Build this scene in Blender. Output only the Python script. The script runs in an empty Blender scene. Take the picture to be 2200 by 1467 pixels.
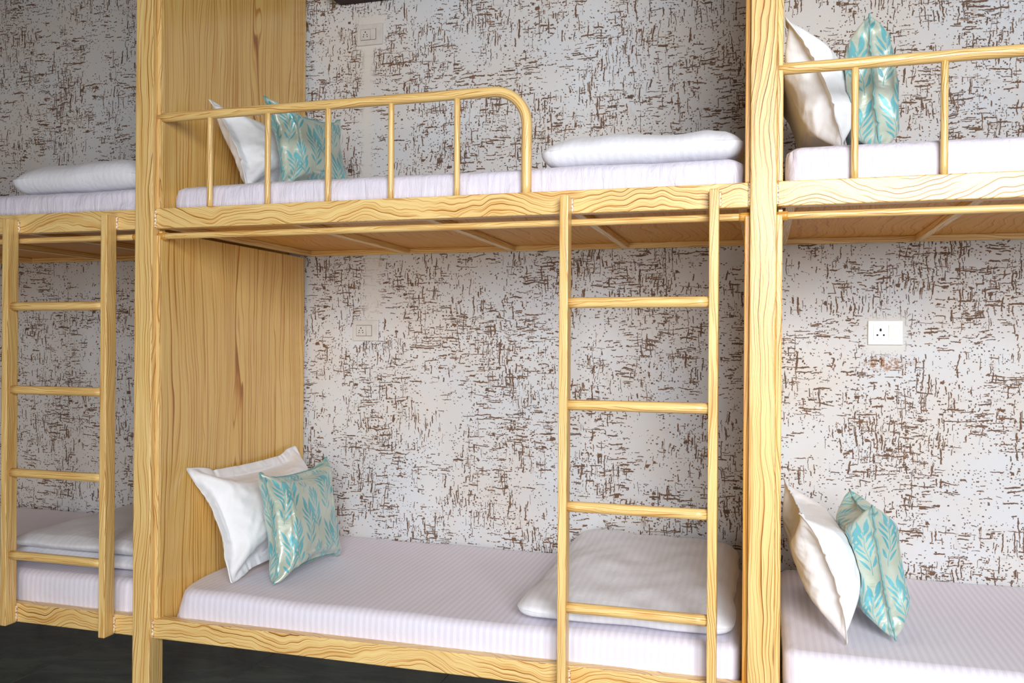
import bpy, bmesh, math, random
import numpy as np
from mathutils import Vector, Matrix, noise as mnoise
from mathutils.bvhtree import BVHTree

random.seed(7)
rng = np.random.default_rng(11)
S = bpy.context.scene
COL = S.collection

# ------------------------------------------------------------------ camera
cd = bpy.data.cameras.new('camera')
cam = bpy.data.objects.new('camera', cd)
COL.objects.link(cam)
cd.sensor_width = 36.0
cd.lens = 36.0 * 1852.62 / 2200.0
cd.clip_start = 0.05
cam.matrix_world = Matrix((
    (0.9600140, -0.0060756, 0.2798861, 2.0371410),
    (0.2798772, -0.0022884, -0.9600331, -2.4337418),
    (0.0064732, 0.9999789, -0.0004965, 1.3452390),
    (0, 0, 0, 1)))
S.camera = cam

# ------------------------------------------------------------------ world, lights, exposure
wd = bpy.data.worlds.new('world')
S.world = wd
wd.use_nodes = True
wd.node_tree.nodes['Background'].inputs[0].default_value = (1.0, 0.94, 0.88, 1)
wd.node_tree.nodes['Background'].inputs[1].default_value = 0.075


def area(name, loc, target, sx, sy, power, color, spread=180):
    ld = bpy.data.lights.new(name, 'AREA')
    ld.shape = 'RECTANGLE'
    ld.size, ld.size_y = sx, sy
    ld.energy = power
    ld.color = color
    ld.spread = math.radians(spread)
    o = bpy.data.objects.new(name, ld)
    COL.objects.link(o)
    o.location = loc
    d = Vector(target) - Vector(loc)
    o.rotation_euler = d.to_track_quat('-Z', 'Y').to_euler()
    return o


area('window_daylight', (3.25, -4.1, 2.2), (1.9, 1.0, 0.7), 2.3, 1.8, 88, (0.94, 0.972, 1.0), 95)
area('floor_bounce_fill', (0.2, -3.2, 0.5), (0.0, 1.0, 1.0), 1.8, 0.8, 22, (1.0, 0.95, 0.89))  # added low fill lamp standing in for daylight bounced off the floor; no doorway

S.view_settings.view_transform = 'Standard'
S.view_settings.look = 'None'
S.view_settings.exposure = 0.0
S.view_settings.gamma = 1.0
S.view_settings.use_curve_mapping = False


# ------------------------------------------------------------------ node helpers
def srgb(r, g, b):
    f = lambda c: (c / 255 / 12.92) if c / 255 <= 0.04045 else ((c / 255 + 0.055) / 1.055) ** 2.4
    return (f(r), f(g), f(b), 1.0)


class NT:
    def __init__(s, name):
        s.m = bpy.data.materials.new(name)
        s.m.use_nodes = True
        s.t = s.m.node_tree
        s.n = s.t.nodes
        s.b = s.n['Principled BSDF']

    def node(s, typ, **kw):
        x = s.n.new(typ)
        for k, v in kw.items():
            setattr(x, k, v)
        return x

    def link(s, a, b):
        s.t.links.new(a, b)

    def val(s, sock, v):
        if hasattr(v, 'is_output') or isinstance(v, bpy.types.NodeSocket):
            s.link(v, sock)
        else:
            sock.default_value = v

    def math(s, op, a, b=None, c=None, clamp=False):
        x = s.node('ShaderNodeMath', operation=op)
        x.use_clamp = clamp
        s.val(x.inputs[0], a)
        if b is not None:
            s.val(x.inputs[1], b)
        if c is not None:
            s.val(x.inputs[2], c)
        return x.outputs[0]

    def vmath(s, op, a, b=None, scale=None):
        x = s.node('ShaderNodeVectorMath', operation=op)
        s.val(x.inputs[0], a)
        if b is not None:
            s.val(x.inputs[1], b)
        if scale is not None:
            s.val(x.inputs['Scale'], scale)
        return x.outputs[0]

    def sep(s, v):
        x = s.node('ShaderNodeSeparateXYZ')
        s.link(v, x.inputs[0])
        return x.outputs

    def comb(s, x, y, z=0.0):
        c = s.node('ShaderNodeCombineXYZ')
        s.val(c.inputs[0], x)
        s.val(c.inputs[1], y)
        s.val(c.inputs[2], z)
        return c.outputs[0]

    def noise(s, vec, scale, detail=2.0, rough=0.5, dist=0.0, color=False):
        x = s.node('ShaderNodeTexNoise')
        s.link(vec, x.inputs['Vector'])
        x.inputs['Scale'].default_value = scale
        x.inputs['Detail'].default_value = detail
        x.inputs['Roughness'].default_value = rough
        x.inputs['Distortion'].default_value = dist
        return x.outputs['Color'] if color else x.outputs['Fac']

    def ramp(s, f, lo, hi, a=0.0, b=1.0):
        x = s.node('ShaderNodeMapRange')
        x.interpolation_type = 'SMOOTHSTEP'
        s.val(x.inputs[0], f)
        s.val(x.inputs[1], lo)
        s.val(x.inputs[2], hi)
        x.inputs[3].default_value = a
        x.inputs[4].default_value = b
        return x.outputs[0]

    def mix(s, f, a, b):
        x = s.node('ShaderNodeMix', data_type='RGBA')
        s.val(x.inputs[0], f)
        s.val(x.inputs[6], a)
        s.val(x.inputs[7], b)
        return x.outputs[2]

    def bump(s, h, strength, dist=0.001, normal=None):
        x = s.node('ShaderNodeBump')
        x.inputs['Strength'].default_value = strength
        x.inputs['Distance'].default_value = dist
        s.link(h, x.inputs['Height'])
        if normal is not None:
            s.link(normal, x.inputs['Normal'])
        return x.outputs[0]

    def p(s, name, v):
        s.val(s.b.inputs[name], v)


# ------------------------------------------------------------------ materials
def wood(name, a, b, K, dens, wave, stain=0.5, dark=1.0, rough=0.36, coat=0.22, lines=1.0, pale=(246, 220, 154), streak=(180, 102, 18)):
    """hand-painted wood grain; UV.x runs along the piece in metres, UV.y across it"""
    M = NT(name)
    uv = M.node('ShaderNodeUVMap').outputs[0]
    u_, v_, _ = M.sep(uv)
    # brushed flow: the strokes run along the piece and swing from side to side
    sw = M.noise(M.vmath('MULTIPLY', uv, (wave[0], wave[1], 1)), 1.0, 0.7, 0.4)
    sw2 = M.noise(M.vmath('MULTIPLY', uv, (wave[0] * 4.1, wave[1] * 2.6, 1)), 1.0, 1.0)
    vv = M.math('ADD', v_, M.math('ADD', M.math('MULTIPLY', M.math('SUBTRACT', sw, 0.5), wave[2]),
                                  M.math('MULTIPLY', M.math('SUBTRACT', sw2, 0.5), wave[2] * 0.14)))
    q = M.comb(u_, vv, 0)
    # stroke number across the piece: every whole step is one brush line
    gn = M.noise(M.vmath('MULTIPLY', q, (a, b, 1)), 1.0, 1.5, 0.45, 0.1)
    g = M.math('ADD', M.math('MULTIPLY', vv, dens), M.math('MULTIPLY', gn, K))
    c = M.math('FRACT', g)
    m1 = M.noise(M.comb(M.math('MULTIPLY', u_, a * 1.8), M.math('MULTIPLY', M.math('FLOOR', g), 7.31), 0), 1.0, 1.5)
    g2 = M.math('ADD', M.math('MULTIPLY', g, 2.37), M.math('MULTIPLY', sw2, 1.6))
    c2 = M.math('FRACT', g2)
    m3 = M.noise(M.comb(M.math('MULTIPLY', u_, a * 2.6), M.math('MULTIPLY', M.math('FLOOR', g2), 3.77), 4.0), 1.0, 1.5)
    m2 = M.noise(M.vmath('MULTIPLY', q, (a * 1.1, b * 1.5, 1)), 1.7, 3.0)
    st2 = M.noise(M.vmath('MULTIPLY', q, (3.0, 260, 1)), 1.0, 1.0)
    col = M.mix(M.ramp(st2, 0.4, 0.7, 0.0, 0.5), srgb(*pale), srgb(228, 180, 98))
    col = M.mix(M.math('MULTIPLY', M.ramp(m2, 0.54, 0.74), stain), col, srgb(206, 136, 38))
    band = M.math('MULTIPLY', M.math('POWER', c, 2.6), M.ramp(m1, 0.40, 0.58))
    col = M.mix(M.math('MULTIPLY', band, 0.75), col, srgb(208, 142, 46))
    e2 = M.math('MULTIPLY', M.math('MULTIPLY', M.ramp(c2, 0.70, 0.86), M.ramp(c2, 1.0, 0.92)), M.ramp(m3, 0.43, 0.54))
    col = M.mix(M.math('MULTIPLY', e2, 0.72 * lines), col, srgb(*streak))
    ln = M.math('MULTIPLY', M.math('MULTIPLY', M.ramp(c, 0.78, 0.90), M.ramp(c, 1.0, 0.96)), M.ramp(m1, 0.43, 0.52))
    col = M.mix(M.math('MULTIPLY', ln, 0.85 * lines), col, srgb(*streak))
    lk = M.math('MULTIPLY', M.math('MULTIPLY', M.ramp(c, 0.87, 0.92), M.ramp(c, 1.0, 0.97)), M.ramp(m1, 0.53, 0.60))
    col = M.mix(M.math('MULTIPLY', lk, 0.85 * dark), col, srgb(104, 58, 14))
    M.p('Base Color', col)
    M.p('Roughness', rough)
    M.p('Coat Weight', coat)
    M.p('Coat Roughness', 0.2)
    peel = M.noise(M.vmath('MULTIPLY', uv, (90, 140, 1)), 1.0, 2.0)
    h = M.math('ADD', M.math('MULTIPLY', peel, 0.6), M.math('MULTIPLY', ln, -0.8))
    nb = M.bump(h, 0.35, 0.0012)
    M.p('Normal', nb)
    M.link(nb, M.b.inputs['Coat Normal'])
    return M.m


W_RAIL = wood('painted_grain_rail', 1.8, 11, 5.0, 80, (3.4, 3.0, 0.21), 0.5, pale=(243, 212, 144))
W_POST = wood('painted_grain_post', 1.0, 12, 5.5, 85, (2.0, 5.0, 0.11), 0.6, pale=(243, 212, 144))
W_STILE = wood('painted_grain_stile', 1.4, 16, 4.5, 140, (2.4, 5.0, 0.07), 0.65, pale=(243, 211, 142))
W_TUBE = wood('painted_grain_tube', 1.8, 18, 4.0, 130, (3.0, 6.0, 0.06), 0.75, dark=0.8, pale=(243, 211, 142))
W_PANEL = wood('painted_grain_panel', 0.6, 9, 6.5, 56, (1.3, 4.0, 0.12), 0.55, dark=0.6, rough=0.22, coat=0.4, pale=(238, 200, 122), streak=(184, 112, 24))
W_BOARD = wood('painted_grain_board', 1.6, 4, 3.0, 30, (2.0, 3.0, 0.2), 0.25, dark=0.2, rough=0.55, coat=0.0, lines=0.6, pale=(210, 148, 58))
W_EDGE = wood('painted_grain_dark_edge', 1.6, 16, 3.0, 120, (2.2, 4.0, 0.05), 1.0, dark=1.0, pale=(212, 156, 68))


def mat_weld():
    M = NT('weld_bead_paint')
    oc = M.node('ShaderNodeTexCoord').outputs['Object']
    n = M.noise(oc, 190, 3.0)
    col = M.mix(M.ramp(n, 0.42, 0.62), srgb(246, 232, 200), srgb(176, 104, 30))
    M.p('Base Color', col)
    M.p('Roughness', 0.3)
    M.p('Coat Weight', 0.6)
    M.p('Normal', M.bump(n, 0.6, 0.003))
    return M.m


def mat_wall():
    M = NT('distressed_plaster')
    oc = M.node('ShaderNodeTexCoord').outputs['Object']
    s0 = M.sep(oc)
    P = M.comb(s0[0], s0[2], 0.0)
    jit = M.vmath('SCALE', M.vmath('SUBTRACT', M.noise(P, 70, 3.0, 0.6, color=True), (0.5, 0.5, 0.5)), scale=0.010)
    bend = M.vmath('SCALE', M.vmath('SUBTRACT', M.noise(P, 9, 1.0, color=True), (0.5, 0.5, 0.5)), scale=0.03)
    Q = M.vmath('ADD', M.vmath('ADD', P, jit), bend)
    clus = M.noise(P, 3.4, 3.0, 0.6)
    clus2 = M.noise(M.vmath('ADD', P, (7.3, 2.1, 0)), 11.0, 2.0, 0.6)
    dens = M.math('ADD', M.math('MULTIPLY', clus, 0.65), M.math('MULTIPLY', clus2, 0.45))   # about 0.35 .. 0.75
    ori = M.noise(M.vmath('ADD', P, (3.3, 9.1, 0)), 5.5, 1.0)

    def layer(sx, sy, hx, hy, keep, seed, dw=1.0, cw=0.0, ow=0.0):
        """dashes: one per stretched cell, random length, kept where the scratch density is high"""
        v = M.node('ShaderNodeTexVoronoi', voronoi_dimensions='2D')
        v.inputs['Scale'].default_value = 1.0
        vec = M.vmath('MULTIPLY', M.vmath('ADD', Q, (seed * 1.37, seed * 0.71, 0)), (sx, sy, 1))
        M.link(vec, v.inputs['Vector'])
        d = M.sep(M.vmath('ABSOLUTE', M.vmath('SUBTRACT', vec, v.outputs['Position'])))
        c = M.sep(v.outputs['Color'])
        lx = M.math('MULTIPLY_ADD', c[0], hx * 0.75, hx * 0.25)
        ly = M.math('MULTIPLY_ADD', c[1], hy * 0.6, hy * 0.4)
        ex = M.math('SUBTRACT', 1.0, M.math('DIVIDE', d[0], lx))
        ey = M.math('SUBTRACT', 1.0, M.math('DIVIDE', d[1], ly))
        e = M.ramp(M.math('MINIMUM', ex, ey), 0.0, 0.22)
        thr = M.math('ADD', M.math('MULTIPLY_ADD', M.math('SUBTRACT', dens, 0.55), dw, keep),
                     M.math('MULTIPLY', M.math('SUBTRACT', ori, 0.5), ow))
        k = M.math('LESS_THAN', c[2], thr)
        return M.math('MULTIPLY', e, k), c[0]

    L = [layer(14, 70, 0.60, 0.24, 0.17, 1, 2.1, ow=1.5), layer(70, 14, 0.24, 0.60, 0.16, 2, 2.1, ow=-1.5),
         layer(24, 105, 0.55, 0.26, 0.17, 8, 2.0, ow=1.2), layer(105, 24, 0.26, 0.55, 0.16, 9, 2.0, ow=-1.2),
         layer(9, 50, 0.60, 0.085, 0.06, 3, 0.8), layer(50, 9, 0.085, 0.60, 0.08, 4, 0.8),
         layer(95, 115, 0.36, 0.34, 0.30, 5, 1.6), layer(62, 80, 0.32, 0.30, 0.15, 6, 1.6),
         layer(26, 30, 0.34, 0.26, 0.05, 7, 0.8)]
    marks = L[0][0]
    for l in L[1:]:
        marks = M.math('MAXIMUM', marks, l[0])
    # filled-in chases over the sockets: smooth plaster without scratches
    x, z = s0[0], s0[2]

    def box(x0, x1, z0, z1, soft=0.012):
        a = M.math('MULTIPLY', M.ramp(x, x0 - soft, x0 + soft), M.ramp(x, x1 + soft, x1 - soft))
        b = M.math('MULTIPLY', M.ramp(z, z0 - soft, z0 + soft), M.ramp(z, z1 + soft, z1 - soft))
        return M.math('MULTIPLY', a, b)
    chase = M.math('MAXIMUM', box(0.345, 0.395, 1.9, 2.65, 0.02), box(0.322, 0.455, 2.615, 2.765, 0.012))
    chase = M.math('MAXIMUM', chase, M.math('MULTIPLY', box(0.36, 0.44, 1.44, 1.72, 0.025), 0.8))
    chase = M.math('MAXIMUM', chase, box(2.40, 2.54, 1.31, 1.45, 0.02))
    marks = M.math('MULTIPLY', marks, M.math('SUBTRACT', 1.0, chase))
    # rusty crumbled patch under the right-hand socket
    rx = M.math('DIVIDE', M.math('SUBTRACT', x, 2.465), 0.075)
    rz = M.math('DIVIDE', M.math('SUBTRACT', z, 1.272), 0.03)
    rr = M.math('ADD', M.math('MULTIPLY', rx, rx), M.math('MULTIPLY', rz, rz))
    rn = M.noise(P, 60, 3.0, 0.7)
    rust = M.math('MULTIPLY', M.ramp(rr, 1.2, 0.2), M.ramp(rn, 0.46, 0.54))
    # plaster colour with faint brown smears
    n1 = M.noise(P, 2.2, 3.0, 0.6)
    n2 = M.noise(M.vmath('MULTIPLY', P, (8, 30, 1)), 1.0, 4.0, 0.65)
    n3 = M.noise(M.vmath('MULTIPLY', M.vmath('ADD', P, (4.4, 1.2, 0)), (22, 7, 1)), 1.0, 4.0, 0.65)
    base = M.mix(M.ramp(n1, 0.3, 0.7), srgb(212, 215, 220), srgb(214, 209, 205))
    sm = M.math('MULTIPLY', M.math('MAXIMUM', M.ramp(n2, 0.56, 0.74), M.ramp(n3, 0.56, 0.74)), M.ramp(dens, 0.42, 0.62))
    base = M.mix(M.math('MULTIPLY', sm, 0.42), base, srgb(166, 142, 118))
    base = M.mix(M.math('MULTIPLY', chase, 0.5), base, srgb(222, 216, 206))
    base = M.mix(M.math('MULTIPLY', rust, 0.85), base, srgb(158, 106, 60))
    mc = M.mix(M.noise(P, 26, 1.0), srgb(54, 32, 10), srgb(122, 76, 28))
    col = M.mix(M.math('MULTIPLY', marks, 0.92), base, mc)
    M.p('Base Color', col)
    M.p('Roughness', 0.75)
    M.p('Specular IOR Level', 0.25)
    gr = M.noise(P, 160, 3.0)
    h = M.math('ADD', M.math('MULTIPLY', marks, -1.0), M.math('MULTIPLY', gr, 0.25))
    M.p('Normal', M.bump(h, 0.5, 0.002))
    return M.m


def mat_sheet(name, col, stripe=True, pitch=0.021, depth=9, fold=0.3, fscale=(24, 9, 14)):
    M = NT(name)
    oc = M.node('ShaderNodeTexCoord').outputs['Object']
    c = M.sep(oc)
    weave = M.noise(oc, 900, 1.0)
    cloud = M.noise(oc, 9, 3.0)
    a = srgb(*col)
    b = srgb(col[0] - depth, col[1] - depth, col[2] - depth * 0.8)
    if stripe:
        t = M.math('FRACT', M.math('DIVIDE', c[0], pitch))
        s = M.math('MULTIPLY', M.ramp(t, 0.0, 0.1), M.ramp(t, 0.6, 0.5))
    else:
        s = M.ramp(cloud, 0.3, 0.75, 0.0, 0.5)
    M.p('Base Color', M.mix(s, a, b))
    M.p('Roughness', M.math('MULTIPLY_ADD', s, 0.25, 0.55))
    M.p('Sheen Weight', 0.15)
    M.p('Specular IOR Level', 0.3)
    f = M.noise(M.vmath('MULTIPLY', oc, fscale), 1.0, 4.0, 0.6, 0.6)
    nb = M.bump(f, fold, 0.008)
    M.p('Normal', M.bump(weave, 0.12, 0.0006, nb))
    return M.m


def mat_cushion():
    """silver-beige satin woven with teal leaf sprays; pattern laid out in cushion UVs (metres)"""
    M = NT('leaf_satin')
    uv = M.node('ShaderNodeUVMap').outputs[0]
    wob = M.vmath('SCALE', M.vmath('SUBTRACT', M.noise(uv, 14, 1.0, color=True), (0.5, 0.5, 0.5)), scale=0.024)
    p0 = M.vmath('ADD', uv, wob)
    TW, TH = 0.105, 0.190

    def spray(off, flip, seed):
        r = random.Random(seed)
        s = M.sep(M.vmath('ADD', p0, (off[0], off[1], 0)))
        col = M.math('FLOOR', M.math('DIVIDE', s[0], TW))
        par = M.math('MULTIPLY', M.math('FRACT', M.math('MULTIPLY', col, 0.5)), TH * 1.0)
        lx = M.math('SUBTRACT', M.math('MULTIPLY', M.math('FRACT', M.math('DIVIDE', s[0], TW)), TW), TW / 2)
        ly = M.math('SUBTRACT', M.math('MULTIPLY', M.math('FRACT', M.math('DIVIDE', M.math('ADD', s[1], par), TH)), TH), TH / 2)
        # wavy stem; leaves on both sides of it, the two sides half a step apart
        stx = M.math('MULTIPLY', M.math('SINE', M.math('MULTIPLY', M.math('ADD', ly, 0.080), 20.9)), flip * 0.010)
        xs = M.math('SUBTRACT', lx, stx)
        ax = M.math('ABSOLUTE', xs)
        v = M.comb(ax, M.math('ADD', ly, M.math('MULTIPLY', M.math('SIGN', xs), 0.0055)), 0)
        best = None
        n = 6
        for i in range(n):
            t = i / (n - 1)
            y = -0.078 + 0.112 * t
            ang = math.radians(90 - (34 - 16 * t) + r.uniform(-5, 5))
            Lh = 0.5 * (0.042 + 0.012 * math.sin(t * 3.1) + r.uniform(-0.005, 0.005))
            mp = M.node('ShaderNodeMapping', vector_type='TEXTURE')
            M.link(v, mp.inputs['Vector'])
            mp.inputs['Location'].default_value = (0.001 + math.cos(ang) * Lh * 1.1, y + math.sin(ang) * Lh * 1.1, 0)
            mp.inputs['Rotation'].default_value = (0, 0, ang)
            mp.inputs['Scale'].default_value = (Lh, 0.0046 + r.uniform(-0.0008, 0.0008), 1)
            q = M.sep(mp.outputs[0])
            d = M.math('MULTIPLY_ADD', q[0], q[0], M.math('ABSOLUTE', q[1]))
            best = d if best is None else M.math('MINIMUM', best, d)
        st = M.math('DIVIDE', ax, 0.0010)
        st = M.math('ADD', st, M.ramp(ly, 0.036, 0.040, 0.0, 5.0))
        return M.math('MINIMUM', best, st)
    d = M.math('MINIMUM', spray((0, 0), 1, 3), spray((TW * 0.50, TH * 0.27), -1, 5))
    leaf = M.ramp(d, 1.05, 0.8)
    vein = M.noise(M.vmath('MULTIPLY', uv, (300, 300, 1)), 1.0, 1.0)
    cl = M.noise(uv, 9, 2.0)
    base = M.mix(M.ramp(cl, 0.3, 0.7), srgb(198, 206, 192), srgb(178, 188, 170))
    lf = M.mix(M.ramp(cl, 0.35, 0.65), srgb(104, 186, 196), srgb(70, 156, 170))
    M.p('Base Color', M.mix(M.math('MULTIPLY', leaf, 0.92), base, lf))
    M.p('Metallic', 0.15)
    M.p('Roughness', M.math('MULTIPLY_ADD', leaf, 0.12, 0.34))
    M.p('Specular IOR Level', 0.6)
    M.p('Sheen Weight', 0.3)
    wr = M.noise(M.vmath('MULTIPLY', uv, (22, 40, 1)), 1.0, 2.0, 0.5, 0.8)
    nb = M.bump(wr, 0.25, 0.006)
    M.p('Normal', M.bump(M.math('ADD', M.math('MULTIPLY', leaf, 0.6), M.math('MULTIPLY', vein, 0.3)), 0.2, 0.0008, nb))
    return M.m


def mat_plain(name, col, rough, spec=0.5, bump=0.0, coat=0.0):
    M = NT(name)
    oc = M.node('ShaderNodeTexCoord').outputs['Object']
    n = M.noise(oc, 30, 3.0)
    c2 = tuple(max(0, c - 8) for c in col)
    M.p('Base Color', M.mix(M.ramp(n, 0.35, 0.7), srgb(*col), srgb(*c2)))
    M.p('Roughness', rough)
    M.p('Specular IOR Level', spec)
    M.p('Coat Weight', coat)
    if bump:
        M.p('Normal', M.bump(M.noise(oc, 200, 2.0), bump, 0.001))
    return M.m


def mat_floor():
    M = NT('dark_marble_tile')
    oc = M.node('ShaderNodeTexCoord').outputs['Object']
    w = M.noise(M.vmath('MULTIPLY', oc, (1.0, 2.2, 1)), 2.2, 5.0, 0.6, 1.6)
    v = M.noise(M.vmath('MULTIPLY', oc, (1.4, 3.0, 1)), 3.0, 3.0, 0.6, 2.5)
    col = M.mix(M.ramp(w, 0.35, 0.7), srgb(84, 92, 90), srgb(112, 116, 108))
    col = M.mix(M.math('MULTIPLY', M.ramp(v, 0.55, 0.72), 0.7), col, srgb(96, 78, 58))
    sp = M.noise(oc, 46, 1.0)
    col = M.mix(M.math('MULTIPLY', M.ramp(sp, 0.79, 0.83), 0.6), col, srgb(210, 205, 196))
    M.p('Base Color', col)
    M.p('Roughness', 0.22)
    M.p('Specular IOR Level', 0.5)
    return M.m


M_WALL = mat_wall()
M_SHEET = mat_sheet('striped_satin_sheet', (234, 229, 241), True, 0.021, 10)
M_SHEET_UP = mat_sheet('plain_satin_sheet', (228, 223, 236), True, 0.021, 5, 1.0, (34, 34, 6))
M_DUVET = mat_sheet('white_duvet_cotton', (236, 236, 242), True, 0.024, 5, 0.45)
M_PILLOW = mat_sheet('white_pillow_cotton', (242, 242, 245), False, 0.02, 9, 0.45)
M_CUSH = mat_cushion()
M_PIPE = mat_plain('teal_piping', (120, 176, 176), 0.45)
M_PLATE = mat_plain('ivory_switch_plastic', (213, 209, 205), 0.35)
M_PLATE_W = mat_plain('white_switch_plastic', (236, 238, 236), 0.3)
M_GAP = mat_plain('switch_gap_shadow_line', (70, 56, 44), 0.6)
M_HOLE = mat_plain('socket_hole', (22, 18, 16), 0.7)
M_BROWN = mat_plain('dark_brown_lacquer', (50, 24, 15), 0.6, 0.2)
M_FLOOR = mat_floor()
M_GROUT = mat_plain('dark_grout', (30, 30, 30), 0.9)
M_CEIL = mat_plain('ceiling_paint', (168, 150, 136), 0.9)
M_WELD = mat_weld()


# ------------------------------------------------------------------ mesh helpers
def link(name, me, mat, parent=None, loc=(0, 0, 0), smooth=False):
    o = bpy.data.objects.new(name, me)
    COL.objects.link(o)
    o.location = loc
    if mat is not None and not me.materials:
        me.materials.append(mat)
    if parent is not None:
        o.parent = parent
    if smooth:
        me.polygons.foreach_set('use_smooth', [True] * len(me.polygons))
    return o


def tag(o, label=None, category=None, group=None, kind=None):
    for k, v in (('label', label), ('category', category), ('group', group), ('kind', kind)):
        if v:
            o[k] = v
    return o


def empty(name, loc=(0, 0, 0), parent=None):
    o = bpy.data.objects.new(name, None)
    o.empty_display_size = 0.05
    COL.objects.link(o)
    o.location = loc
    if parent:
        o.parent = parent
    return o


def box_me(dx, dy, dz, axis=0, bevel=0.003, seg=2, name='box'):
    """bevelled box centred on its origin, UVs in metres with U along the given axis"""
    bm = bmesh.new()
    bmesh.ops.create_cube(bm, size=1.0)
    for v in bm.verts:
        v.co = Vector((v.co.x * dx, v.co.y * dy, v.co.z * dz))
    if bevel:
        bmesh.ops.bevel(bm, geom=list(bm.edges), offset=bevel, segments=seg, affect='EDGES', profile=0.5)
    uvl = bm.loops.layers.uv.new('UVMap')
    oa, ob = random.uniform(0, 40), random.uniform(0, 40)
    dims = (dx, dy, dz)
    others = [i for i in range(3) if i != axis]
    for f in bm.faces:
        n = f.normal
        k = max(range(3), key=lambda i: abs(n[i]))
        for l in f.loops:
            c = l.vert.co
            if k == axis:
                u, v = c[others[0]] + 3, c[others[1]] + 5
            else:
                w = [i for i in others if i != k][0]
                sgn = 1 if n[k] > 0 else -1
                u = c[axis]
                v = c[w] * (sgn if k == others[0] else -sgn) + (0 if k == others[1] else dims[others[0]] / 2 + dims[others[1]] / 2) + (0 if sgn > 0 else 1.7)
            l[uvl].uv = (u + oa, v + ob)
    for f in bm.faces:
        f.smooth = False
    me = bpy.data.meshes.new(name)
    bm.to_mesh(me)
    bm.free()
    return me


def box(name, x0, x1, y0, y1, z0, z1, mat, parent=None, axis=0, bevel=0.003):
    me = box_me(x1 - x0, y1 - y0, z1 - z0, axis, bevel, name=name)
    return link(name, me, mat, parent, ((x0 + x1) / 2, (y0 + y1) / 2, (z0 + z1) / 2))


def tube_me(pts, rad, n=14, name='tube', wobble=0.0):
    """round bar along a polyline, U along it in metres, capped"""
    P = [Vector(p) for p in pts]
    bm = bmesh.new()
    uvl = bm.loops.layers.uv.new('UVMap')
    rings, ss = [], []
    s = 0.0
    up = None
    for i, p in enumerate(P):
        t = (P[min(i + 1, len(P) - 1)] - P[max(i - 1, 0)]).normalized()
        if up is None:
            up = Vector((0, 0, 1)) if abs(t.z) < 0.9 else Vector((0, 1, 0))
        a = t.cross(up).normalized()
        b = a.cross(t).normalized()
        up = b
        if i:
            s += (p - P[i - 1]).length
        ss.append(s)
        r = rad * (1 + wobble * mnoise.noise(p * 30))
        rings.append([bm.verts.new(p + a * r * math.cos(2 * math.pi * j / n) + b * r * math.sin(2 * math.pi * j / n)) for j in range(n)])
    oa, ob = random.uniform(0, 40), random.uniform(0, 40)
    for i in range(len(P) - 1):
        for j in range(n):
            k = (j + 1) % n
            f = bm.faces.new((rings[i][j], rings[i][k], rings[i + 1][k], rings[i + 1][j]))
            f.smooth = True
            for l, (u, v) in zip(f.loops, ((ss[i], j), (ss[i], j + 1), (ss[i + 1], j + 1), (ss[i + 1], j))):
                l[uvl].uv = (u + oa, v * 2 * math.pi * rad / n + ob)
    for ring, flip in ((rings[0], True), (rings[-1], False)):
        f = bm.faces.new(ring[::-1] if not flip else ring)
        for l in f.loops:
            l[uvl].uv = (oa, ob)
    bmesh.ops.recalc_face_normals(bm, faces=list(bm.faces))
    me = bpy.data.meshes.new(name)
    bm.to_mesh(me)
    bm.free()
    return me


def tube(name, pts, rad, mat, parent=None, n=14, wobble=0.0):
    c = sum((Vector(p) for p in pts), Vector()) / len(pts)
    me = tube_me([Vector(p) - c for p in pts], rad, n, name, wobble)
    return link(name, me, mat, parent, c)


def seg_pts(a, b, n):
    a, b = Vector(a), Vector(b)
    return [a + (b - a) * (i / n) for i in range(n + 1)]


def weld(parent, a, b, r=0.0045):
    """lumpy painted weld bead along a joint"""
    n = max(6, int((Vector(b) - Vector(a)).length / 0.004))
    pts = seg_pts(a, b, n)
    c = (Vector(a) + Vector(b)) / 2
    me = tube_me([p - c for p in pts], r, 8, 'weld_bead')
    for v in me.vertices:
        q = v.co + c
        v.co += Vector((mnoise.noise(q * 160), mnoise.noise(q * 160 + Vector((9, 0, 0))), 0)) * 0.0022
    return link('weld_bead', me, M_WELD, parent, c)


# ------------------------------------------------------------------ room
WALL_Y = 1.0
CEIL_Z = 3.25
wall = tag(link('wall_back', box_me(12, 0.1, CEIL_Z, 0, 0, name='wall_back'), M_WALL, None, (0, 0, 0)), kind='structure')
wall.data.transform(Matrix.Translation((1.0, WALL_Y + 0.05, CEIL_Z / 2)))
fl = tag(box('floor', -5, 7, -5.2, WALL_Y, -0.09, -0.012, M_GROUT, None, 0, 0), kind='structure')
tile_me = {}
TS = 0.8
for i in range(-4, 6):
    for j in range(-4, 3):
        x0 = 0.023 + i * TS
        y1 = WALL_Y - j * TS
        if x0 > 4.2 or y1 < -1.9:
            continue
        if 't' not in tile_me:
            tile_me['t'] = box_me(TS - 0.003, TS - 0.003, 0.012, 0, 0.001, 1, 'floor_tile')
        o = link('floor_tile', tile_me['t'], M_FLOOR, None, (x0 + TS / 2, y1 - TS / 2, -0.006))
        if y1 > WALL_Y + 0.01:
            bpy.data.objects.remove(o)
            continue
        o.parent = fl
        o.matrix_parent_inverse = fl.matrix_basis.inverted()
tag(box('ceiling', -5, 7, -2.6, WALL_Y, CEIL_Z, CEIL_Z + 0.1, M_CEIL, None, 0, 0), kind='structure')

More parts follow.
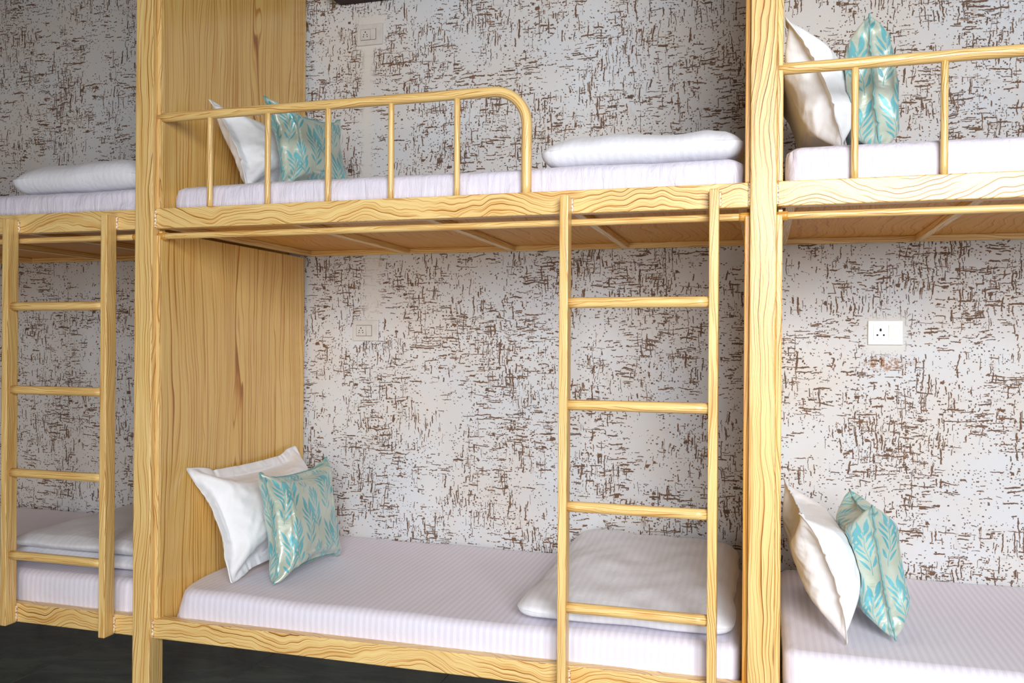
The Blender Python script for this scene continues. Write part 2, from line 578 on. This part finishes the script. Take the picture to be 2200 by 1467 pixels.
# ------------------------------------------------------------------ bunk frame
bunk = tag(empty('bunk_bed', (0, 0, 0)), 'long double-decker bunk bed frame of square posts painted like yellow pine, with two ladders',
           'bunk bed')
PW, PD = 0.0697, 0.0697
ZL0, ZL1 = 0.34, 0.4062
ZU0, ZU1 = 1.719, 1.787
R0, R1 = 0.0174, 0.0555
POSTS = [-2.0, 0.0, 2.0, 4.0]
TOP = 3.1

for i, px in enumerate(POSTS):
    box('post', px, px + PW, 0, PD, 0, TOP, W_POST, bunk, 2, 0.004)
    for side in (-1, 1):
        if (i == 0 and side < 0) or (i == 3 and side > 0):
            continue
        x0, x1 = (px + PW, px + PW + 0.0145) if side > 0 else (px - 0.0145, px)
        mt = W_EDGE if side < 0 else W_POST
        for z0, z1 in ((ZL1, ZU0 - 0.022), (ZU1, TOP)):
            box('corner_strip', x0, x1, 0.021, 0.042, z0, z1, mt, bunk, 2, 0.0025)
    if i < 3:
        for z0, z1 in ((ZL0 + 0.02, 1.711), (1.722, TOP)):
            box('side_panel', px + 0.0745, px + 0.0855, 0.030, 0.972, z0, z1, W_PANEL, bunk, 2, 0.001)

for b in range(3):
    x0, x1 = POSTS[b] + PW, POSTS[b + 1]
    for z0, z1, up in ((ZL0, ZL1, False), (ZU0, ZU1, True)):
        box('bed_rail', x0, x1, R0, R1, z0, z1, W_RAIL, bunk, 0, 0.003)
        zb = z0 + 0.022
        box('rear_rail', x0 + 0.024, x1 - 0.012, 0.972, 0.9965, z0, zb, W_STILE, bunk, 0, 0.002)
        bw = (x1 - x0 - 0.055) / 4
        for k in range(5):
            cx = x0 + 0.0365 + bw * k * 0.9985
            box('cross_bar', cx - 0.0125, cx + 0.0125, R1, 0.972, z0, zb, W_STILE, bunk, 1, 0.002)
        box('bed_board', x0 + 0.019, x1 - 0.006, R1, 0.9965, zb, zb + 0.012, W_BOARD, bunk, 1, 0.0)
        for x, s in ((x0, 1), (x1, -1)):
            weld(bunk, (x + s * 0.001, R0 - 0.002, z0 + 0.003), (x + s * 0.001, R0 - 0.002, z1 - 0.003))
    rod = tube('curtain_rod', seg_pts((x0 + 0.003, 0.035, 1.6945), (x1 - 0.003, 0.035, 1.6945), 40), 0.0103, W_TUBE, bunk)
    for x, s in ((x0, 1), (x1, -1)):
        me = tube_me(seg_pts((-0.014, 0, 0), (0.014, 0, 0), 4), 0.0128, 14, 'rod_collar', 0.1)
        c = link('rod_collar', me, W_EDGE, rod, (0, 0, 0))
        c.location = Vector((x + s * 0.015, 0.035, 1.6945)) - rod.location

# guard rails on the upper beds, with balusters
GY, GZ = 0.035, 2.0955


def guard(xs, xe):
    pts = seg_pts((xs + 0.002, GY, GZ), (xe - 0.105, GY, GZ), 26)
    for k in range(1, 13):
        a = math.pi / 2 * (1 - k / 12)
        pts.append(Vector((xe - 0.105 + 0.105 * math.cos(a), GY, GZ - 0.105 + 0.105 * math.sin(a))))
    pts += seg_pts((xe, GY, GZ - 0.105), (xe, GY, ZU1 - 0.001), 8)[1:]
    g = tube('guard_rail', pts, 0.0158, W_TUBE, bunk, 18)
    x = xs + 0.1985
    while x < xe - 0.1:
        bz = tube('baluster', seg_pts((x, GY, ZU1 - 0.001), (x, GY, GZ - 0.008), 10), 0.0095, W_TUBE, g, 12)
        bz.location -= g.location
        x += 0.2178
    return g


guard(POSTS[1] + PW, 1.3588)
guard(POSTS[2] + PW, 3.3588)


# ladders
def ladder(xc):
    L = empty('ladder', (xc, 0, 0), bunk)
    for s in (-1, 1):
        x0 = s * 0.209
        o = box('ladder_stile', x0 - 0.0128, x0 + 0.0128, -0.030, R0, 0.338, 1.766, W_STILE, L, 2, 0.003)
    for z in (0.583, 0.8735, 1.1655, 1.459):
        tube('ladder_rung', seg_pts((-0.197, -0.006, z), (0.197, -0.006, z), 12), 0.0155, W_TUBE, L, 16)
    for s in (-1, 1):
        for t in (-1, 1):
            xx = s * 0.209 + t * 0.0145
            weld(L, (xx, R0 - 0.002, ZU0 + 0.004), (xx, R0 - 0.002, 1.764), 0.004)
            weld(L, (xx, R0 - 0.002, ZL0 + 0.004), (xx, R0 - 0.002, ZL1 - 0.003), 0.004)
    return L


ladder(-0.3085)
ladder(1.697)


# ------------------------------------------------------------------ soft furnishings
def shell_box(sx, sy, sz, r, step, stepz, fn, rl=None):
    """closed box surface, rounded elliptically with radii r = (rx, ry, rz); fn moves every vertex"""
    nx, ny, nz = max(2, round(sx / step)), max(2, round(sy / step)), max(2, round(sz / stepz))
    idx, V, F = {}, [], []

    def vid(i, j, k):
        key = (i, j, k)
        if key not in idx:
            idx[key] = len(V)
            V.append(((i / nx - 0.5) * sx, (j / ny - 0.5) * sy, (k / nz - 0.5) * sz))
        return idx[key]
    for i in range(nx):
        for j in range(ny):
            F.append((vid(i, j, 0), vid(i, j + 1, 0), vid(i + 1, j + 1, 0), vid(i + 1, j, 0)))
            F.append((vid(i, j, nz), vid(i + 1, j, nz), vid(i + 1, j + 1, nz), vid(i, j + 1, nz)))
    for i in range(nx):
        for k in range(nz):
            F.append((vid(i, 0, k), vid(i + 1, 0, k), vid(i + 1, 0, k + 1), vid(i, 0, k + 1)))
            F.append((vid(i, ny, k), vid(i, ny, k + 1), vid(i + 1, ny, k + 1), vid(i + 1, ny, k)))
    for j in range(ny):
        for k in range(nz):
            F.append((vid(0, j, k), vid(0, j, k + 1), vid(0, j + 1, k + 1), vid(0, j + 1, k)))
            F.append((vid(nx, j, k), vid(nx, j + 1, k), vid(nx, j + 1, k + 1), vid(nx, j, k + 1)))
    P = np.array(V)
    h = np.array([sx, sy, sz]) / 2
    r = np.tile(np.minimum(np.array(r), h), (len(P), 1))
    if rl is not None:
        tt = np.clip((P[:, 2] / h[2] + 1) / 2, 0, 1) ** 0.6
        lo = P[:, 0] < 0
        for ax in (0, 1):
            r[lo, ax] = 0.045 + (rl[ax] - 0.045) * tt[lo]
    inner = np.clip(P, -(h - r), h - r)
    d = (P - inner) / r
    # plan rounding first, then the vertical edge
    pl = np.hypot(d[:, 0], d[:, 1])
    mx = np.maximum(np.abs(d[:, 0]), np.abs(d[:, 1]))
    k = np.where(pl > 1e-9, mx / np.maximum(pl, 1e-9), 1.0)
    d[:, :2] *= k[:, None]
    # edge profile: the plan outline shrinks on a quarter circle towards the top and bottom faces
    rz = r[0, 2]
    ez = np.clip((np.abs(P[:, 2]) - (h[2] - rz)) / rz, 0, 1)
    edge_in = 1 - np.sqrt(np.clip(1 - ez ** 2, 0, 1))
    Pn = inner + d * r
    for ax in (0, 1):
        Pn[:, ax] = inner[:, ax] + d[:, ax] * r[:, ax] * (1 - edge_in * rz / r[:, ax])
    out = [fn(Vector(p)) for p in Pn]
    return out, F


def cloth_obj(name, V, F, mat, loc, subsurf=1, uvs=None):
    me = bpy.data.meshes.new(name)
    me.from_pydata([tuple(v) for v in V], [], F)
    if uvs is not None:
        l = me.uv_layers.new(name='UVMap')
        li = np.empty(len(me.loops), dtype=np.int32)
        me.loops.foreach_get('vertex_index', li)
        l.data.foreach_set('uv', np.asarray(uvs, dtype=np.float32)[li].ravel())
    bm = bmesh.new()
    bm.from_mesh(me)
    bmesh.ops.recalc_face_normals(bm, faces=list(bm.faces))
    bm.to_mesh(me)
    bm.free()
    o = link(name, me, mat, None, loc, True)
    if subsurf:
        md = o.modifiers.new('smooth', 'SUBSURF')
        md.levels = md.render_levels = subsurf
    return o


def N(x, y, z):
    return mnoise.noise(Vector((x, y, z)))


def mattress(x0, x1, z0, z1, label, seed, fold=0.004, wave=0.004, rl=(0.10, 0.25)):
    sx, sy, sz = x1 - x0, 0.925, z1 - z0
    hz = sz / 2

    def fn(p):
        x, y, z = p
        t = (z + hz) / sz
        # gentle wave of the top edge, sagging between
        dz = -wave + wave * (N(x * 2.6 + seed, y * 1.5, 0.3) * 1.6 + 0.4 * N(x * 9 + seed, y * 4, 2.2))
        z2 = z + dz * t
        # vertical pulls in the sheet on the sides, strongest at the ends and low down
        e = max(0.0, abs(x) / (sx / 2) - 0.82) / 0.18
        side = 1.0 if abs(y) > sy / 2 - 0.03 else 0.25
        f = fold * (0.45 + 1.3 * e) * N(x * 34 + 5 * N(x * 6, z * 14, seed) + t * 2.5, seed * 3.1, t * 1.3) * (0.35 + 0.9 * (1 - t))
        f += 0.5 * fold * N(x * 11, t * 2.0, seed + 8)
        y2 = y - (1 if y < 0 else -1) * f * side
        x2 = x - (1 if x < 0 else -1) * 0.5 * fold * N(y * 30, t * 2, seed) * (1 if abs(x) > sx / 2 - 0.03 else 0)
        y2 += 0.006 * math.sin(math.pi * t) * (-1 if y < -sy / 2 + 0.05 else 0)
        return Vector((x2, y2, z2))
    V, F = shell_box(sx, sy, sz, (0.05, 0.05, 0.022), 0.016, 0.012, fn, rl)
    o = cloth_obj('mattress', V, F, M_SHEET_UP if z0 > 1 else M_SHEET, ((x0 + x1) / 2, 0.0575 + sy / 2, (z0 + z1) / 2), 0)
    return tag(o, label, 'mattress', 'mattresses on the bunks')


ZS, ZT = ZL0 + 0.0345, ZU0 + 0.0345
mattress(0.092, 1.978, ZS, 0.500, 'wide striped white mattress along the lower centre bunk, mostly bare', 1.0, 0.0025, 0.006)
mattress(2.094, 3.978, ZS, 0.502, 'striped white mattress on the lower bunk at the right edge', 2.0, 0.0025, 0.003, (0.05, 0.05))
mattress(-1.908, -0.026, ZS, 0.516, 'striped white mattress on the lower bunk behind the left ladder', 3.0, 0.0035, 0.003)
mattress(0.092, 1.978, ZT, 1.870, 'white mattress behind the curved guard rail on the upper centre bunk', 4.0, 0.012, 0.003, (0.05, 0.08))
mattress(2.094, 3.978, ZT, 1.889, 'thicker white mattress on the upper right bunk behind straight guard rail', 5.0, 0.006, 0.003, (0.05, 0.05))
mattress(-1.908, -0.026, ZT, 1.872, 'creased white mattress on the upper left bunk above the ladder', 6.0, 0.014, 0.004)


# ---- pillows: two sheets of cloth, sewn round the edge and blown up by a small cloth solver
def inflate(W, H, nu, nv, flange, thick, seed, steps=130):
    r = np.random.default_rng(seed)
    du, dv = W / (nu - 1), H / (nv - 1)
    u = np.linspace(-W / 2, W / 2, nu)
    v = np.linspace(-H / 2, H / 2, nv)
    U, Vv = np.meshgrid(u, v, indexing='ij')
    prof = np.clip(1 - (2 * U / W) ** 2, 0, 1) * np.clip(1 - (2 * Vv / H) ** 2, 0, 1)
    X = np.zeros((2, nu, nv, 3))
    for s, sg in ((0, 1), (1, -1)):
        X[s, :, :, 0], X[s, :, :, 1] = U, Vv
        X[s, :, :, 2] = sg * (0.25 * thick * prof + 0.0015) + r.normal(0, 0.0012, U.shape)
    Xp = X.copy()
    ii, jj = np.meshgrid(np.arange(nu), np.arange(nv), indexing='ij')
    ring = np.minimum(np.minimum(ii, nu - 1 - ii), np.minimum(jj, nv - 1 - jj))
    tied = ring <= flange
    dd = math.hypot(du, dv)

    def con(A, B, L, k, stretch_only=False):
        d = B - A
        l = np.sqrt((d * d).sum(-1, keepdims=True)) + 1e-9
        e = (l - L)
        if stretch_only:
            e = np.maximum(e, 0)
        c = d / l * e * (0.5 * k)
        A += c
        B -= c
    for it in range(steps):
        th = (X[0, :, :, 2] - X[1, :, :, 2]).max()
        pr = 0.0016 * max(-0.2, min(1.0, (thick - th) / (0.25 * thick)))
        nrm = np.zeros_like(X)
        a = np.gradient(X, axis=1)
        b = np.gradient(X, axis=2)
        nrm = np.cross(a, b)
        nrm /= np.sqrt((nrm * nrm).sum(-1, keepdims=True)) + 1e-9
        nrm[1] *= -1
        nrm[:, tied] = 0
        vel = (X - Xp) * 0.86
        Xp = X.copy()
        X = X + vel + nrm * pr
        g = 1.0 if it < 45 else 1.03
        for _ in range(7):
            for o in (0, 1):
                A, B = X[:, o:-1:2], X[:, o + 1::2]
                n = min(A.shape[1], B.shape[1])
                con(A[:, :n], B[:, :n], du * g, 1.0)
                A, B = X[:, :, o:-1:2], X[:, :, o + 1::2]
                n = min(A.shape[2], B.shape[2])
                con(A[:, :, :n], B[:, :, :n], dv * g, 1.0)
            for o in (0, 1):
                A, B = X[:, o:-1:2, :-1], X[:, o + 1::2, 1:]
                n = min(A.shape[1], B.shape[1])
                con(A[:, :n], B[:, :n], dd, 0.25)
                A, B = X[:, o:-1:2, 1:], X[:, o + 1::2, :-1]
                n = min(A.shape[1], B.shape[1])
                con(A[:, :n], B[:, :n], dd, 0.25)
            m = (X[0] + X[1]) / 2
            X[0][tied] = m[tied]
            X[1][tied] = m[tied]
        if it % 3 == 0:     # bending resistance
            Lp = X.copy()
            Lp[:, 1:-1, 1:-1] = 0.25 * (X[:, 2:, 1:-1] + X[:, :-2, 1:-1] + X[:, 1:-1, 2:] + X[:, 1:-1, :-2])
            X += (Lp - X) * 0.035
    X -= X.mean(axis=(0, 1, 2), keepdims=True)
    # faces
    off = np.where(tied & (ring > 0), 0.0014, 0.0)
    X[0, :, :, 2] += off
    X[1, :, :, 2] -= off
    id0 = np.arange(nu * nv).reshape(nu, nv)
    id1 = id0 + nu * nv
    id1 = np.where(ring == 0, id0, id1)
    F = []
    for i in range(nu - 1):
        for j in range(nv - 1):
            F.append((id0[i, j], id0[i + 1, j], id0[i + 1, j + 1], id0[i, j + 1]))
            F.append((id1[i, j], id1[i, j + 1], id1[i + 1, j + 1], id1[i + 1, j]))
    used = sorted({k for f in F for k in f})
    remap = {k: n for n, k in enumerate(used)}
    F = [tuple(remap[k] for k in f) for f in F]
    Vt = X.reshape(-1, 3)[used]
    UVc = np.stack([np.concatenate([U.ravel(), U.ravel() + 0.43]), np.concatenate([Vv.ravel(), Vv.ravel() + 0.21])], -1)[used]
    rim = [remap[k] for k in list(id0[:, 0]) + list(id0[-1, 1:]) + list(id0[-2::-1, -1]) + list(id0[0, -2:0:-1])]
    return Vt, F, UVc, rim


PIL = [inflate(0.70, 0.47, 64, 43, 2, 0.175, 3), inflate(0.70, 0.47, 64, 43, 2, 0.20, 21)]
CUS = [inflate(0.41, 0.41, 44, 44, 0, 0.135, 5), inflate(0.41, 0.41, 44, 44, 0, 0.16, 9)]


def place_pillow(name, src, cen, uax, vax, label, cat, group, mat, clampx=None, floorz=None, scale=(1, 1, 1), bend=0.0, droop=0.0, piping=False, roll=0.0, behind=None):
    Vt, F, UV, rim = src
    u = Vector(uax).normalized()
    v0 = Vector(vax)
    n = u.cross(v0).normalized()
    v = n.cross(u).normalized()
    if roll:
        q = Matrix.Rotation(roll, 3, n)
        u, v = q @ u, q @ v
    c = Vector(cen)
    out = []
    for p in Vt:
        a, b, d = p[0] * scale[0], p[1] * scale[1], p[2] * scale[2]
        d += bend * (b * b - 0.02) * 4
        d += droop * max(0, b - 0.12) ** 2 * 20
        w = c + u * a + v * b + n * d
        if clampx is not None and w.x < clampx:
            w.x = clampx + (w.x - clampx) * 0.04
        if floorz is not None and w.z < floorz + 0.003:
            w.z = floorz + 0.003 + (w.z - floorz) * 0.03
        out.append(w)
    if behind is not None:      # the cushion is pressed against the pillow it leans on
        for w in out:
            hit = behind.ray_cast(Vector((w.x + 1.0, w.y, w.z)), Vector((-1, 0, 0)), 1.25)[0]
            if hit is not None and w.x < hit.x + 0.003:
                w.x = hit.x + 0.003
    zmin = min(w.z for w in out)
    base = Vector((c.x, c.y, zmin))
    o = cloth_obj(name, [w - base for w in out], F, mat, base, 1, UV)
    tag(o, label, cat, group)
    global LAST
    LAST = BVHTree.FromPolygons(out, F)
    if piping:
        pts = [out[k] - base for k in rim]
        pts.append(pts[0])
        me = tube_me(pts, 0.0022, 6, 'piping')
        link('piping', me, M_PIPE, o, (0, 0, 0), True)
    return o


GP, GC = 'white pillows at the left ends of the bunks', 'leaf pattern cushions'
ZA, ZB, ZC, ZD = 0.500, 0.502, 1.870, 1.889
place_pillow('pillow', PIL[0], (0.196, 0.515, 0.698), (0.03, 1, 0), (-0.40, 0, 0.88),
             'white pillow leaning on the wooden side panel of the lower centre bunk', 'pillow', GP, M_PILLOW, 0.090, ZA, scale=(1.07, 1.03, 1), bend=-0.12)
place_pillow('cushion', CUS[0], (0.398, 0.42, 0.688), (0.05, 1, 0), (-0.15, 0, 0.98),
             'teal leaf satin cushion facing out on the lower centre bunk', 'cushion', GC, M_CUSH, None, ZA, scale=(1.15, 1.04, 1.05), behind=LAST, piping=True, roll=0.0)
place_pillow('pillow', PIL[1], (2.198, 0.46, 0.688), (-0.05, 1, 0), (-0.33, 0, 0.94),
             'bright white pillow seen end-on beside the post on the lower right bunk', 'pillow', GP, M_PILLOW, 2.0895, ZB, scale=(0.98, 0.90, 0.9), bend=-0.22)
place_pillow('cushion', CUS[1], (2.356, 0.40, 0.690), (-0.08, 1, 0), (-0.16, 0, 0.98),
             'pale teal leaf cushion seen edge-on on the lower right bunk', 'cushion', GC, M_CUSH, None, ZB, behind=LAST, piping=True, roll=-0.04)
place_pillow('pillow', PIL[1], (0.235, 0.52, 2.035), (0.02, 1, 0), (-0.42, 0, 0.86),
             'white pillow with a pointed corner behind the curved guard rail, upper centre bunk', 'pillow', GP, M_PILLOW, 0.090, ZC, scale=(1, 0.86, 0.9), bend=-0.1)
place_pillow('cushion', CUS[1], (0.445, 0.385, 2.03), (0.26, 0.96, 0), (-0.22, 0, 0.95),
             'darker teal leaf cushion behind the balusters of the upper centre bunk', 'cushion', GC, M_CUSH, None, ZC, scale=(1, 0.9, 0.85), behind=LAST, piping=True)
place_pillow('pillow', PIL[0], (2.185, 0.46, 2.085), (0.0, 1, 0), (-0.36, 0, 0.93),
             'tall white pillow hanging open at its end on the upper right bunk', 'pillow', GP, M_PILLOW, 2.0895, ZD, bend=-0.2)
place_pillow('cushion', CUS[0], (2.335, 0.33, 2.072), (0.03, 1, 0), (-0.08, 0, 1.0),
             'teal leaf cushion standing upright on the upper right bunk', 'cushion', GC, M_CUSH, None, ZD, scale=(1, 1, 1.1), behind=LAST, piping=True)


# ---- folded duvets
def duvet(x0, x1, y0, y1, z, hf, hb, label, seed, layers=1, round_end=0.03, mat=None):
    sx, sy = x1 - x0, y1 - y0
    Vs, Fs = [], []
    z_at = 0.0
    for li in range(layers):
        k = 1.0 / layers
        hm = max(hf, hb) * k

        def fn(p, li=li):
            x, y, zz = p
            t = zz / hm + 0.5
            s = min(1.0, max(0.0, (y + sy / 2) / sy))
            H = (hf + (hb - hf) * (s ** 0.75)) * k
            # edges fall away, the middle puffs up
            ex = 1 - (abs(x) / (sx / 2)) ** 5 * 0.30
            ey = 1 - max(0.0, 1 - s * 9) ** 2 * 0.12
            z2 = z_at + t * H * (ex * ey if t > 0.5 else 1.0)
            w = N(x * 5 + seed, y * 4, li * 3.0) * 0.012 + N(x * 13 + seed + 2 * N(x * 3, y * 3, seed), y * 9, li) * 0.006
            z2 += w * t * k * 1.2
            f = 0.010 * N(x * 6 + seed, t * 1.5, li + 4.0)
            bulge = 0.012 * math.sin(math.pi * t)
            y2 = y + (f - bulge if y < 0 else 0) * (1 if abs(y) > sy / 2 - 0.08 else 0.4)
            x2 = x + (1 if x > 0 else -1) * (bulge + 0.010 * N(y * 7, t, seed)) * (abs(x) / (sx / 2)) ** 4
            x2 += 0.02 * li * (1 if x > 0 else 0.4)
            return Vector((x2, y2, max(z2, 0.001)))
        V, F = shell_box(sx, sy, hm, (0.05, 0.05, min(round_end, hm * 0.48)), 0.018, 0.010, fn)
        o = len(Vs)
        Vs += V
        Fs += [tuple(i + o for i in f) for f in F]
        z_at += hf * k
    ob = cloth_obj('folded_duvet', Vs, Fs, mat or M_DUVET, ((x0 + x1) / 2, (y0 + y1) / 2, z), 1)
    return tag(ob, label, 'duvet', 'folded duvets at the right ends of the bunks')


duvet(1.325, 1.947, 0.105, 0.955, 0.5015, 0.058, 0.105, 'folded white duvet behind the centre ladder on the lower bunk', 1.3)
duvet(1.395, 1.968, 0.085, 0.72, 1.872, 0.096, 0.105, 'folded white duvet beside the thick post on the upper centre bunk', 4.1, 1, 0.04)
duvet(-0.615, -0.035, 0.090, 0.74, 1.874, 0.112, 0.115, 'rounded white duvet on the upper left bunk in shade', 7.7, 1, 0.048)
duvet(-0.665, -0.045, 0.130, 0.93, 0.5175, 0.105, 0.13, 'white duvet folded in two behind the left ladder', 9.2, 2, 0.03)


# ------------------------------------------------------------------ wall sockets
def socket(x, z, big, label, mat, gapmat):
    """120 x 90 mm modular plate with a socket insert and a rocker switch"""
    e = tag(empty('wall_socket', (x, WALL_Y, z)), label, 'socket', 'socket plates on the wall')
    w, h, d = 0.120, 0.0895, 0.010
    box('plate', -w / 2, w / 2, -d, 0, -h / 2, h / 2, mat, e, 0, 0.0025)
    iw, ih = (0.074, 0.048) if not big else (0.082, 0.056)
    ix = -0.006 if not big else -0.002
    box('bezel_gap', ix - iw / 2, ix + iw / 2, -d - 0.0004, -d + 0.003, -ih / 2, ih / 2, gapmat, e, 0, 0.0003)
    split = ix - iw / 2 + iw * 0.635
    g = 0.0016
    ins = box('socket_insert', ix - iw / 2 + g, split - g / 2, -d - 0.0022, -d + 0.002, -ih / 2 + g, ih / 2 - g, mat, e, 0, 0.0006)
    sw = box('rocker_switch', split + g / 2, ix + iw / 2 - g, -d - 0.0030, -d + 0.002, -ih / 2 + g, ih / 2 - g, mat, e, 0, 0.0008)
    sw.rotation_euler.x = math.radians(3)
    cxs = (ix - iw / 2 + split) / 2
    if not big:
        holes = [(0, 0.011, 0.0030), (-0.0078, 0.0005, 0.0024), (0.0078, 0.0005, 0.0024), (-0.0092, -0.0088, 0.0024), (0.0092, -0.0088, 0.0024)]
    else:
        holes = [(0, 0.010, 0.0040), (-0.0110, -0.0090, 0.0036), (0.0110, -0.0090, 0.0036)]
    for hx, hz, r in holes:
        me = tube_me([(0, -0.0004, 0), (0, 0.003, 0)], r, 12, 'pin_hole')
        o = link('pin_hole', me, M_HOLE, ins, (0, 0, 0))
        o.location = Vector((cxs + hx, -d - 0.0022, hz)) - ins.location
        if big and hx == 0:
            o.scale.z = 1.5
    return e


socket(0.385, 2.678, False, 'ivory socket plate high on the wall above the upper centre bunk', M_PLATE, M_GAP)
socket(0.3735, 1.3905, False, 'ivory socket plate on the wall beside the side panel, lower centre bunk', M_PLATE, M_GAP)
socket(2.4675, 1.388, True, 'white three-pin socket plate over a rusty patch, lower right bunk', M_PLATE_W, M_PLATE_W)


# ------------------------------------------------------------------ dark box high on the wall
def rounded_slab(w, h, d, r):
    bm = bmesh.new()
    pts = []
    for cx, cz, a0 in ((w / 2 - r, h / 2 - r, 0), (-w / 2 + r, h / 2 - r, 90), (-w / 2 + r, -h / 2 + r, 180), (w / 2 - r, -h / 2 + r, 270)):
        for k in range(7):
            a = math.radians(a0 + 15 * k)
            pts.append((cx + r * math.cos(a), cz + r * math.sin(a)))
    a = [bm.verts.new((x, -d / 2, z)) for x, z in pts]
    b = [bm.verts.new((x, d / 2, z)) for x, z in pts]
    bm.faces.new(a)
    bm.faces.new(b[::-1])
    for i in range(len(a)):
        j = (i + 1) % len(a)
        bm.faces.new((a[j], a[i], b[i], b[j]))
    bmesh.ops.recalc_face_normals(bm, faces=list(bm.faces))
    fr = [e for e in bm.edges if all(abs(v.co.y + d / 2) < 1e-6 for v in e.verts)]
    bmesh.ops.bevel(bm, geom=fr, offset=0.01, segments=3, affect='EDGES', profile=0.5)
    me = bpy.data.meshes.new('wall_box')
    bm.to_mesh(me)
    bm.free()
    return me


wb = link('wall_box', rounded_slab(0.78, 0.26, 0.10, 0.035), M_BROWN, None, (0.605, WALL_Y - 0.05, 2.952), True)
tag(wb, 'dark brown box with rounded corner fixed high on the wall above the sockets', 'wall box')
